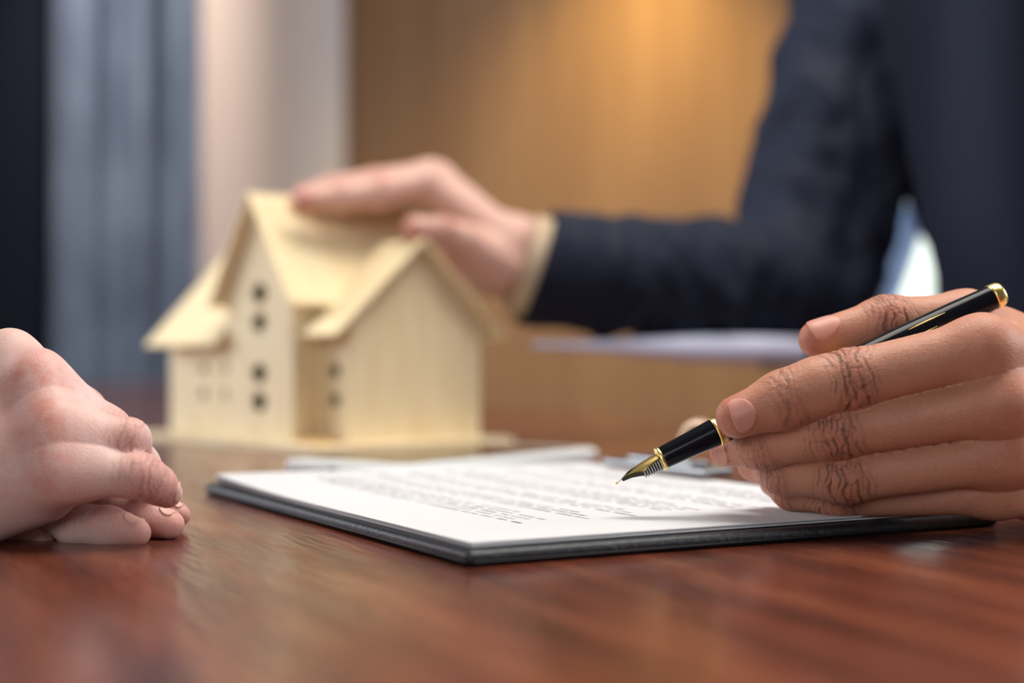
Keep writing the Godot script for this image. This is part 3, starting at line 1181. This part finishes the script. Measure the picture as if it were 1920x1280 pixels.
	roof_plate(h, Vector3(0.013, eave, zr1 + 0.018), Vector3(0.013, apex, zm), Vector3(0.14, 0, 0), pw)
	roof_plate(h, Vector3(0.160, eave - 0.006, zl0 - 0.018), Vector3(0.160, apl, zml), Vector3(0.12, 0, 0), pw)
	roof_plate(h, Vector3(0.125, eave - 0.009, zr1 + 0.018), Vector3(0.125, apl, zml), Vector3(0.155, 0, 0), pw)
	roof_plate(h, Vector3(gx0 - 0.012, geave - 0.012, gz - 0.011), Vector3(gm, gtop, gz - 0.011), Vector3(0, 0, 0.15), pw)
	roof_plate(h, Vector3(gx1 + 0.010, geave - 0.010, gz - 0.011), Vector3(gm, gtop, gz - 0.011), Vector3(0, 0, 0.15), pw)

# a flat plate from an eave line up to a ridge line; run is the direction and length of both
func roof_plate(h: Node3D, low: Vector3, high: Vector3, run: Vector3, pw: Material) -> void:
	var up := (high - low)
	var y := up.normalized()
	var x := run.normalized()
	var z := x.cross(y)
	if z.y < 0:
		x = -x
		z = -z
		low += run
	var m := MB.new()
	var at := Transform3D(Basis(x, y, z), low)
	var L := run.length()
	var H := up.length() + 0.0015
	m.rbox(Vector3(L * 0.5, H * 0.5, 0.0015), Vector3(L, H, 0.003), 0.0006, at, 2)
	part("roof_panel", m.done(), pw, h)

# ------------------------------------------------------------------ fountain pen

func pen_frame() -> Transform3D:
	var tip := spot(1152, 902, 0.538)
	var end := spot(1880, 548, 0.549)
	var y := (end - tip).normalized()
	var x := cam_basis.z.cross(y).normalized()      # to the upper left side of the pen
	return Transform3D(Basis(x, y, x.cross(y)), tip)

func build_pen() -> void:
	var fr := pen_frame()
	var L := (spot(1880, 548, 0.549) - spot(1152, 902, 0.538)).length()
	var p := thing("fountain_pen", "black lacquer fountain pen with gold nib and rings held above the papers", "pen", fr)
	var s := L / 812.0           # metres per pixel along the pen
	var m := MB.new()
	# the nib faces up and to the left: local -x is below, +x above
	var rows := []
	for i in 25:
		var t := i / 24.0
		var y := t * 94.0 * s
		var half := lerpf(0.0004, 0.0040, smoothstep(0.0, 0.62, t)) if t < 0.62 else lerpf(0.0040, 0.0033, (t - 0.62) / 0.38)
		var rr := lerpf(0.0035, 0.0034, t)
		var rise := 0.0012 + 0.0012 * smoothstep(0.0, 0.7, t) - 0.0022 * (1.0 - t) * (1.0 - t)
		var row := []
		for j in 13:
			var q := -1.0 + j / 6.0
			var z := half * sin(q * 1.35) / sin(1.35)
			row.append(Vector3(rise - (rr - sqrt(maxf(rr * rr - z * z * 0.7, 0.0))), y, z))
		rows.append(row)
	var low := []
	for row: Array in rows:
		var r2 := []
		for q: Vector3 in row: r2.append(q - Vector3(0.0004, 0, 0))
		low.append(r2)
	m.sheet(rows, false, true)
	m.sheet(low, false, false)
	m.tube([Vector3(-0.0011, 0.0, 0), Vector3(-0.001, 0.0011, 0)], [0.0004, 0.0004], 10)
	part("nib", m.done(), M.gold, p)
	m = MB.new()
	m.tube([Vector3(-0.0009, 14.0 * s, 0), Vector3(-0.0003, 30.0 * s, 0), Vector3(-0.0004, 46.0 * s, 0), Vector3(-0.0010, 62.0 * s, 0), Vector3(-0.0012, 96.0 * s, 0)], [0.0006, 0.0014, 0.0021, 0.0026, 0.0028], 18)
	var feed := part("feed", m.done(), M.feed, p)
	m = MB.new()
	for i in 8:
		var y := (56.0 + i * 5.0) * s
		m.lathe([Vector2(0.0024, y - 0.0002), Vector2(0.0031 - 0.00005 * absf(i - 3), y - 0.0002), Vector2(0.0031 - 0.00005 * absf(i - 3), y + 0.0002), Vector2(0.0024, y + 0.0002)], 20, Transform3D(Basis(), Vector3(-0.0011, 0, 0)))
	part("feed_fins", m.done(), mat(Color(0.75, 0.75, 0.75), 0.4), feed)
	m = MB.new()
	m.lathe([Vector2(0.0, 92 * s), Vector2(0.0044, 92 * s), Vector2(0.0048, 93.5 * s), Vector2(0.0048, 97.5 * s), Vector2(0.0044, 99.5 * s), Vector2(0.0040, 99.5 * s)], 48)
	part("grip_ring", m.done(), M.gold, p)
	m = MB.new()
	m.lathe([Vector2(0.0042, 99 * s), Vector2(0.00435, 103 * s), Vector2(0.0047, 150 * s), Vector2(0.0053, 205 * s), Vector2(0.0053, 209 * s)], 48)
	part("grip", m.done(), M.lacquer, p)
	m = MB.new()
	m.lathe([Vector2(0.0050, 207 * s), Vector2(0.0056, 208 * s), Vector2(0.0058, 210 * s), Vector2(0.0056, 212 * s), Vector2(0.0055, 213 * s), Vector2(0.0055, 218 * s), Vector2(0.0058, 220 * s), Vector2(0.0056, 223 * s), Vector2(0.0050, 224 * s)], 48)
	part("barrel_ring", m.done(), M.gold, p)
	m = MB.new()
	m.lathe([Vector2(0.0052, 223 * s), Vector2(0.0055, 226 * s), Vector2(0.0055, 480 * s), Vector2(0.0050, 490 * s)], 48)
	part("barrel", m.done(), M.lacquer, p)
	m = MB.new()
	m.lathe([Vector2(0.0054, 462 * s), Vector2(0.0062, 463 * s), Vector2(0.00635, 468 * s), Vector2(0.0062, 474 * s), Vector2(0.00625, 476 * s), Vector2(0.0062, 494 * s), Vector2(0.0056, 495 * s)], 48)
	var lip := m.done()
	m = MB.new()
	m.lathe([Vector2(0.0058, 494 * s), Vector2(0.0061, 497 * s), Vector2(0.0060, 600 * s), Vector2(0.0055, 700 * s), Vector2(0.0048, 788 * s), Vector2(0.0045, 790 * s)], 56)
	var cap := part("cap", m.done(), M.lacquer, p)
	part("cap_lip", lip, M.gold, cap)
	m = MB.new()
	m.lathe([Vector2(0.0044, 788 * s), Vector2(0.0050, 789 * s), Vector2(0.0051, 792 * s), Vector2(0.0049, 800 * s), Vector2(0.0047, 806 * s), Vector2(0.0040, 811 * s), Vector2(0.0024, 814 * s), Vector2(0.0, 815 * s)], 48)
	part("finial", m.done(), M.gold, cap)
	# two hair-thin gold strips standing in for long reflections on the cap
	for q: Array in [[0.0, 535.0, 662.0], [0.62, 612.0, 688.0]]:
		m = MB.new()
		var pts := []
		var rad := []
		for i in 13:
			var t := i / 12.0
			var y: float = lerpf(q[1], q[2], t)
			var rr := 0.00602 if y < 600 else lerpf(0.00602, 0.00551, (y - 600) / 100.0)
			pts.append(Vector3(rr * sin(q[0]), y * s, -rr * cos(q[0])))
			rad.append(0.00030 * sin(PI * clampf(t, 0.04, 0.96)) + 0.00004)
		m.tube(pts, rad, 8, false)
		part("glint_line", m.done(), M.gold, cap)

# ------------------------------------------------------------------ people

func px_chain(list: Array, ox: float, oy: float, sc: float) -> Array:
	var out := []
	for q: Array in list: out.append(spot(ox + q[0] / sc, oy + q[1] / sc, q[2]))
	return out

func build_man() -> void:
	var man := thing("person", "man in a dark navy suit, one hand on the house and one holding a pen", "person", Transform3D())
	var base := Color(0.54, 0.26, 0.165)
	var red := Color(0.44, 0.145, 0.09)
	var pale := Color(0.70, 0.44, 0.36)
	var pale_red := Color(0.60, 0.22, 0.17)
	var body := MB.new()

	# ---- the hand that holds the pen (a left hand, its back towards the camera)
	var f := Flesh.new()
	var ox := 1220.0
	var oy := 500.0
	var sc := 2.416

	var w := px_chain([[2150, 560, 0.582], [2180, 740, 0.572], [2180, 900, 0.57], [2150, 1030, 0.576]], ox, oy, sc)
	var mcp := px_chain([[1500, 372, 0.522], [1590, 620, 0.519], [1600, 850, 0.525], [1560, 1010, 0.536]], ox, oy, sc)
	for i in 4: f.bone(mcp[i], w[i], [0.0118, 0.0112, 0.0105, 0.0100][i], 0.0135, 0)
	var th := px_chain([[1430, 238, 0.567], [1900, 480, 0.590]], ox, oy, sc)
	f.bone(th[0], th[1], 0.0105, 0.015, 0)
	f.bone(th[0].lerp(th[1], 0.35), mcp[0].lerp(w[0], 0.25), 0.008, 0.010, 0)
	f.bone(mcp[0].lerp(w[0], 0.3) + Vector3(0, -0.004, -0.012), mcp[3].lerp(w[3], 0.3) + Vector3(0, 0, -0.012), 0.012, 0.012, 0)
	f.bone(w[1], spot(2500, 850, 0.60), 0.024, 0.026, 0)
	f.bone(w[2], spot(2500, 870, 0.60), 0.022, 0.026, 0)
	var fwd := Vector3(0, 0.25, 1).normalized()
	f.finger(1, [mcp[0]] + px_chain([[905, 513, 0.526], [755, 547, 0.5262], [605, 601, 0.527], [392, 680, 0.5265]], ox, oy, sc), [0.0112, 0.0107, 0.0102, 0.0100, 0.0080], fwd)
	f.joints[1].remove_at(1)
	f.finger(2, [mcp[1]] + px_chain([[845, 745, 0.530], [510, 812, 0.543], [335, 838, 0.553]], ox, oy, sc), [0.0108, 0.0098, 0.0080, 0.0058], fwd)
	f.finger(3, [mcp[2]] + px_chain([[890, 952, 0.535], [600, 930, 0.551], [470, 900, 0.566]], ox, oy, sc), [0.0104, 0.0094, 0.0078, 0.0066], fwd)
	f.finger(4, [mcp[3]] + px_chain([[850, 1046, 0.551], [640, 1012, 0.562], [560, 975, 0.573]], ox, oy, sc), [0.0092, 0.0076, 0.0068, 0.0060], fwd)
	f.finger(5, px_chain([[1430, 238, 0.567], [1065, 250, 0.562], [755, 328, 0.558]], ox, oy, sc), [0.0102, 0.0096, 0.0074], Vector3(-0.15, 0.8, 0.5).normalized())
	f.net(0.001)
	f.subdivide()
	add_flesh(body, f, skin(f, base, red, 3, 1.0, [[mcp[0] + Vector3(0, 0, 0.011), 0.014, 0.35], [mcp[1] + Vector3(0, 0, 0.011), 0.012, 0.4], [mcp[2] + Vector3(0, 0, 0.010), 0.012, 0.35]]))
	var nails := [
		nail(f, 1, Vector3(-0.5, -0.05, 1), 0.0056, 0.0074, 0.92), nail(f, 2, Vector3(-0.1, -0.1, 1), 0.0045, 0.0045, 0.78),
		nail(f, 5, Vector3(-0.2, 0.80, 0.75), 0.0084, 0.0100, 0.88)]

	# ---- the hand on the model house (a right hand, thumb towards the camera)
	var r := Flesh.new()
	var hm := [spot(802, 344, 1.128), spot(806, 330, 1.150), spot(822, 332, 1.170), spot(836, 348, 1.186)]
	var hw := [spot(955, 458, 1.122), spot(962, 458, 1.135), spot(968, 468, 1.148), spot(968, 486, 1.155)]
	for i in 4: r.bone(hm[i], hw[i], 0.0125, 0.0165, 0)
	var ht := spot(868, 450, 1.098)
	r.bone(ht, spot(945, 500, 1.118), 0.0130, 0.020, 0)
	r.bone(spot(850, 476, 1.125), spot(925, 512, 1.14), 0.014, 0.018, 0)
	r.bone(hw[1], spot(1120, 520, 1.17), 0.025, 0.030, 0)
	r.bone(spot(925, 500, 1.13), spot(1120, 530, 1.17), 0.020, 0.030, 0)
	r.finger(1, [hm[0], spot(708, 362, 1.106), spot(634, 370, 1.089), spot(568, 375, 1.074)], [0.0128, 0.0122, 0.0104, 0.0080], Vector3.UP)
	r.finger(2, [hm[1], spot(702, 342, 1.128), spot(624, 352, 1.112), spot(566, 366, 1.10)], [0.0122, 0.0108, 0.0094, 0.0078], Vector3.UP)
	r.finger(3, [hm[2], spot(718, 346, 1.152), spot(645, 358, 1.137), spot(598, 372, 1.126)], [0.011, 0.0098, 0.0086, 0.0072], Vector3.UP)
	r.finger(4, [hm[3], spot(760, 358, 1.172), spot(705, 374, 1.160), spot(668, 388, 1.150)], [0.0098, 0.0084, 0.0076, 0.0066], Vector3.UP)
	r.finger(5, [ht, spot(828, 434, 1.086), spot(776, 428, 1.078)], [0.0120, 0.0108, 0.0092], Vector3(-0.1, 1, 0.5).normalized())
	r.net(0.0024)
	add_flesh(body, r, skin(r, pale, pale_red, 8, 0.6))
	var house_nails := [nail(r, 1, Vector3(0, 1, 0.1), 0.006, 0.005, 0.8), nail(r, 5, Vector3(-0.1, 0.75, 0.8), 0.007, 0.005, 0.85)]

	# ---- arms and chest inside the suit, joined to the hands
	var sh_r := spot(1660, -60, 1.40)
	var el_r := spot(1500, 545, 1.31)
	var sh_l := Vector3(0.52, sh_r.y, -1.06)
	var el_l := Vector3(0.60, TABLE + 0.10, -0.78)
	var chest := Vector3(0.535, TABLE + 0.22, -1.32)
	var c := Flesh.new()
	c.k_palm = 0.03
	c.bone(spot(1100, 522, 1.165), el_r, 0.03, 0.038)
	c.bone(el_r, sh_r, 0.04, 0.05)
	c.bone(spot(2420, 860, 0.597), el_l, 0.026, 0.038)
	c.bone(el_l, sh_l, 0.04, 0.05)
	c.bone(sh_r, sh_l, 0.06, 0.06)
	c.bone(sh_r.lerp(sh_l, 0.5), chest + Vector3(0.03, -0.35, 0), 0.09, 0.10)
	c.bone(sh_r.lerp(sh_l, 0.5), sh_r.lerp(sh_l, 0.5) + Vector3(-0.01, 0.15, 0), 0.055, 0.055)
	c.net(0.012)
	add_flesh(body, c, plain(c, base))
	var flesh := part("body", body.done(), M.skin, man)
	for q: ArrayMesh in nails: part("fingernail", q, M.nail, flesh)
	for q: ArrayMesh in house_nails: part("fingernail", q, M.nail_pale, flesh)

	# ---- jacket
	var j := Flesh.new()
	j.k_palm = 0.014
	j.bone(spot(950, 497, 1.125), spot(1260, 528, 1.22), 0.0465, 0.052)
	j.bone(spot(1260, 528, 1.22), el_r, 0.052, 0.066)
	j.bone(el_r, sh_r, 0.068, 0.085)
	j.bone(spot(2330, 850, 0.592), el_l, 0.045, 0.06)
	j.bone(el_l, sh_l, 0.062, 0.085)
	j.bone(sh_r + Vector3(0.02, 0, 0), sh_l, 0.085, 0.085)
	var axis := (sh_l - sh_r).normalized()
	for t: float in [-0.075, 0.0, 0.075]:
		var o := axis * t
		j.bone(sh_r.lerp(sh_l, 0.5) + o + Vector3(0.02, -0.06, 0), chest + o + Vector3(0.03, -0.10, 0.0), 0.105, 0.11)
		j.bone(chest + o + Vector3(0.03, -0.10, 0.0), chest + o + Vector3(0.08, -0.42, 0), 0.11, 0.12)
	j.net(0.008)
	j.subdivide()
	var nz := FastNoiseLite.new()
	nz.seed = 12
	nz.frequency = 1.0
	nz.fractal_octaves = 3
	var fore := (el_r - spot(1010, 505, 1.14)).normalized()
	for i in j.v.size():
		var p := j.v[i]
		var s := p.dot(fore)
		var q := p - fore * s
		var fold := nz.get_noise_3dv(q * 7.0 + fore * (s * 19.0 + 4.0 * q.y))
		var fine := nz.get_noise_3dv(q * 13.0 + fore * (s * 40.0))
		var calm := smoothstep(0.0, 0.05, (p - spot(1004, 500, 1.140)).length() - 0.045)
		j.v[i] = p + j.n[i] * ((0.013 * fold + 0.006 * fine) * lerpf(0.15, 1.0, calm))
	var open_dir := (cam_basis * Vector3(0.94, -0.32, -0.1)).normalized()
	j.cut(spot(1004, 500, 1.140), open_dir, 0.01)
	j.renormal()
	var jm := MB.new()
	add_flesh(jm, j, PackedColorArray())
	var jacket := part("jacket", jm.done(), M.suit, man)
	# the open front of the jacket hangs free of the chest
	var fr := []
	var bk := []
	for i in 25:
		var t := i / 24.0
		var r0 := []
		var r1 := []
		for k in 25:
			var q := k / 24.0
			var edge_x := lerpf(1640, 1764, t) + 22.0 * t * t - 34.0 * t * (1.0 - t)
			var p := spot(edge_x + 520.0 * q, lerpf(-120, 640, t), 1.19 - 0.05 * sin(q * 2.2) - 0.03 * t + 0.012 * sin(q * 9.0 + t * 2.0))
			r0.append(p)
			r1.append(p + Vector3(0.001, 0, -0.005))
		fr.append(r0)
		bk.append(r1)
	jm = MB.new()
	jm.sheet(fr, false, false)
	jm.sheet(bk, false, true)
	var rim := []
	for i in 25: rim.append([fr[i][0], bk[i][0]])
	jm.sheet(rim, false, true)
	part("jacket_front", jm.done(), M.suit, jacket)
	# cuffs: a short turned tube of shirt round each wrist
	cuff(man, spot(976, 494, 1.138), spot(976, 494, 1.138) + (cam_basis * Vector3(0.94, -0.32, -0.1)) * 0.026, 0.0415, 0.0415)
	cuff(man, spot(2250, 840, 0.588), spot(2400, 860, 0.596), 0.037, 0.039)
	# pale strip added as the bright band under the far sleeve
	var lm := MB.new()
	var pts := []
	var rad := []
	for i in 15:
		var t := i / 14.0
		pts.append(spot(lerpf(1000, 1500, t), lerpf(646, 657, t), lerpf(1.115, 1.235, t)))
		rad.append(0.0025 + 0.0095 * smoothstep(0.0, 0.8, t))
	lm.tube(pts, rad, 14)
	part("sleeve_strip", lm.done(), M.pale_strip, jacket, Transform3D(), "pale blue strip added along the underside of the sleeve")
	# a hanging fold of the light blue shirt between arm and chest
	lm = MB.new()
	var strip := []
	for i in 17:
		var t := i / 16.0
		var row := []
		for k in 9:
			var q := k / 8.0
			var half := lerpf(24.0, 46.0, t)
			row.append(spot(lerpf(1716, 1592, t) + half * (2.0 * q - 1.0), lerpf(380, 650, t) + 14.0 * sin(t * PI) + 16.0 * q, lerpf(1.40, 1.34, t) + 0.008 * sin(q * 9.0)))
		strip.append(row)
	lm.sheet(strip)
	part("shirt", lm.done(), M.blue_shirt, man, Transform3D(), "light blue shirt showing between arm and chest")

func cuff(who: Node3D, p: Vector3, q: Vector3, r0: float, r1: float) -> void:
	var m := MB.new()
	var y := (q - p).normalized()
	var x := y.cross(Vector3.UP).normalized()
	var at := Transform3D(Basis(x, y, x.cross(y)), p)
	var L := (q - p).length()
	m.lathe([Vector2(r0 - 0.003, L), Vector2(r0 - 0.0032, 0.001), Vector2(r0 - 0.0016, -0.0008), Vector2(r0, 0.001), Vector2(r1, L)], 48, at)
	part("shirt_cuff", m.done(), M.shirt, who, Transform3D())

func build_client() -> void:
	var who := thing("person", "person at the left whose folded bare hands rest on the table", "person", Transform3D())
	var base := Color(0.70, 0.49, 0.44)
	var red := Color(0.60, 0.235, 0.185)
	var body := MB.new()
	var sc := 2.783
	var f := Flesh.new()
	# right hand on top: its back faces the camera, fingers point right
	var w := px_chain([[-520, 520, 0.560], [-540, 680, 0.545], [-540, 820, 0.530], [-520, 960, 0.522]], 0, 600, sc)
	var mcp := px_chain([[50, 185, 0.535], [205, 305, 0.517], [285, 560, 0.507], [330, 800, 0.503]], 0, 600, sc)
	for i in 4: f.bone(mcp[i], w[i], [0.0080, 0.0085, 0.0095, 0.0098][i], 0.0145, 0)
	for i in 3: f.bone(mcp[i].lerp(mcp[i + 1], 0.5).lerp(w[i], 0.05) + Vector3(0, 0, -0.002), w[i].lerp(w[i + 1], 0.5), [0.0080, 0.0086, 0.0094][i], 0.0140, 0)
	f.bone(px_chain([[250, 930, 0.512]], 0, 600, sc)[0], px_chain([[-450, 1110, 0.520]], 0, 600, sc)[0], 0.0085, 0.014, 0)
	f.bone(mcp[0] + Vector3(0, -0.01, -0.02), mcp[3] + Vector3(0, 0.0, -0.018), 0.012, 0.011, 0)
	f.bone(w[1].lerp(w[2], 0.3), spot(-700, 880, 0.58), 0.024, 0.028, 0)
	f.bone(w[2].lerp(w[3], 0.3), spot(-700, 900, 0.58), 0.022, 0.028, 0)
	var fwd := Vector3(0, 0.3, 1).normalized()
	var pip := px_chain([[420, 480, 0.555], [560, 575, 0.532], [672, 622, 0.513], [745, 812, 0.5065]], 0, 600, sc)
	for i in 3: f.bone(mcp[i].lerp(mcp[i + 1], 0.5), mcp[i].lerp(pip[i], 0.42).lerp(mcp[i + 1].lerp(pip[i + 1], 0.42), 0.5), 0.0086, 0.0066, 0)
	f.finger(1, [mcp[0]] + px_chain([[420, 480, 0.555], [560, 700, 0.565], [600, 840, 0.560]], 0, 600, sc), [0.0088, 0.0088, 0.0080, 0.0068], fwd)
	f.finger(2, [mcp[1]] + px_chain([[560, 575, 0.532], [640, 760, 0.546], [660, 870, 0.545]], 0, 600, sc), [0.0092, 0.0078, 0.0076, 0.0068], fwd)
	f.finger(3, [mcp[2]] + px_chain([[672, 622, 0.513], [730, 760, 0.528], [740, 850, 0.530]], 0, 600, sc), [0.0094, 0.0066, 0.0064, 0.0060], fwd)
	f.finger(4, [mcp[3]] + px_chain([[735, 812, 0.5065], [828, 864, 0.512], [880, 916, 0.516]], 0, 600, sc), [0.0098, 0.0071, 0.0056, 0.0042], Vector3(0.5, 0.4, 1).normalized())
	f.net(0.0013)
	f.subdivide()
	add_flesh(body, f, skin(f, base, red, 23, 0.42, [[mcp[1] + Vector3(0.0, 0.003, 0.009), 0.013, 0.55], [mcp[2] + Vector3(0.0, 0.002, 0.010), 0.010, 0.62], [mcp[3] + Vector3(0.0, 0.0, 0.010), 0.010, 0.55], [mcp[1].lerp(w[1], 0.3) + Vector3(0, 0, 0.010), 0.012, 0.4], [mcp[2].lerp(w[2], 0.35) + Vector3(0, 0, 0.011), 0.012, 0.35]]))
	# left hand under it: fingertips come out below
	var g := Flesh.new()
	var gb := px_chain([[230, 960, 0.545], [300, 900, 0.556], [420, 850, 0.572], [480, 820, 0.585]], 0, 600, sc)
	var gw := px_chain([[-420, 900, 0.58], [-420, 860, 0.59], [-420, 830, 0.60], [-420, 800, 0.605]], 0, 600, sc)
	for i in 4: g.bone(gb[i], gw[i], 0.0095, 0.014, 0)
	g.bone(gw[1], spot(-700, 850, 0.66), 0.024, 0.028, 0)
	g.bone(gw[2], spot(-700, 845, 0.66), 0.022, 0.028, 0)
	g.finger(1, [gb[0]] + px_chain([[400, 1066, 0.527], [560, 1080, 0.522], [712, 1110, 0.519]], 0, 600, sc), [0.0090, 0.0072, 0.0068, 0.0052], Vector3(0.2, 1, 0.3).normalized())
	g.finger(2, [gb[1]] + px_chain([[560, 995, 0.541], [740, 1035, 0.535], [888, 1068, 0.532]], 0, 600, sc), [0.0090, 0.0074, 0.0068, 0.0053], Vector3(0.3, 1, 0.2).normalized())
	g.finger(3, [gb[2]] + px_chain([[640, 960, 0.566], [820, 990, 0.562], [935, 1018, 0.560]], 0, 600, sc), [0.0085, 0.0068, 0.0056, 0.0044], Vector3(0.3, 1, 0.2).normalized())
	g.finger(4, px_chain([[-60, 1090, 0.545], [100, 1140, 0.536], [225, 1150, 0.530]], 0, 600, sc), [0.0080, 0.0056, 0.0040], Vector3(0, 1, 0.3).normalized())
	g.net(0.0013)
	g.subdivide()
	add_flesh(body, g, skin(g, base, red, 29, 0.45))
	# forearms and shoulders, outside the frame
	var c := Flesh.new()
	c.k_palm = 0.03
	var el := Vector3(-0.62, TABLE + 0.05, -0.50)
	var el2 := Vector3(-0.66, TABLE + 0.06, -0.88)
	var s1 := Vector3(-0.80, TABLE + 0.36, -0.52)
	var s2 := Vector3(-0.92, TABLE + 0.36, -0.86)
	c.bone(spot(-690, 892, 0.58), el, 0.028, 0.038)
	c.bone(spot(-690, 848, 0.66), el2, 0.028, 0.038)
	c.bone(el, s1, 0.04, 0.05)
	c.bone(el2, s2, 0.04, 0.05)
	c.bone(s1, s2, 0.06, 0.06)
	c.bone(s1.lerp(s2, 0.5), Vector3(-1.0, TABLE - 0.2, -0.70), 0.09, 0.1)
	c.net(0.012)
	add_flesh(body, c, plain(c, base))
	var flesh := part("body", body.done(), M.skin, who)
	for q: ArrayMesh in [nail(f, 4, Vector3(1, 0.25, 0.35), 0.0035, 0.0045, 0.8), nail(g, 1, Vector3(0.25, 1, 0.12), 0.0055, 0.0052, 0.75), nail(g, 2, Vector3(0.45, 1, 0.15), 0.0050, 0.0048, 0.75), nail(g, 3, Vector3(0.4, 1, 0.1), 0.0045, 0.0042, 0.75)]:
		part("fingernail", q, M.nail_pale, flesh)
	var j := Flesh.new()
	j.k_palm = 0.035
	j.bone(el.lerp(spot(-690, 892, 0.58), 0.55), el, 0.048, 0.06)
	j.bone(el2.lerp(spot(-690, 848, 0.66), 0.55), el2, 0.048, 0.06)
	j.bone(el, s1, 0.06, 0.08)
	j.bone(el2, s2, 0.06, 0.08)
	j.bone(s1, s2, 0.08, 0.08)
	j.bone(s1.lerp(s2, 0.3), Vector3(-1.0, TABLE - 0.2, -0.62), 0.11, 0.12)
	j.bone(s1.lerp(s2, 0.7), Vector3(-1.03, TABLE - 0.2, -0.78), 0.11, 0.12)
	j.net(0.014)
	var jm := MB.new()
	add_flesh(jm, j, PackedColorArray())
	part("sweater", jm.done(), M.curtain, who)
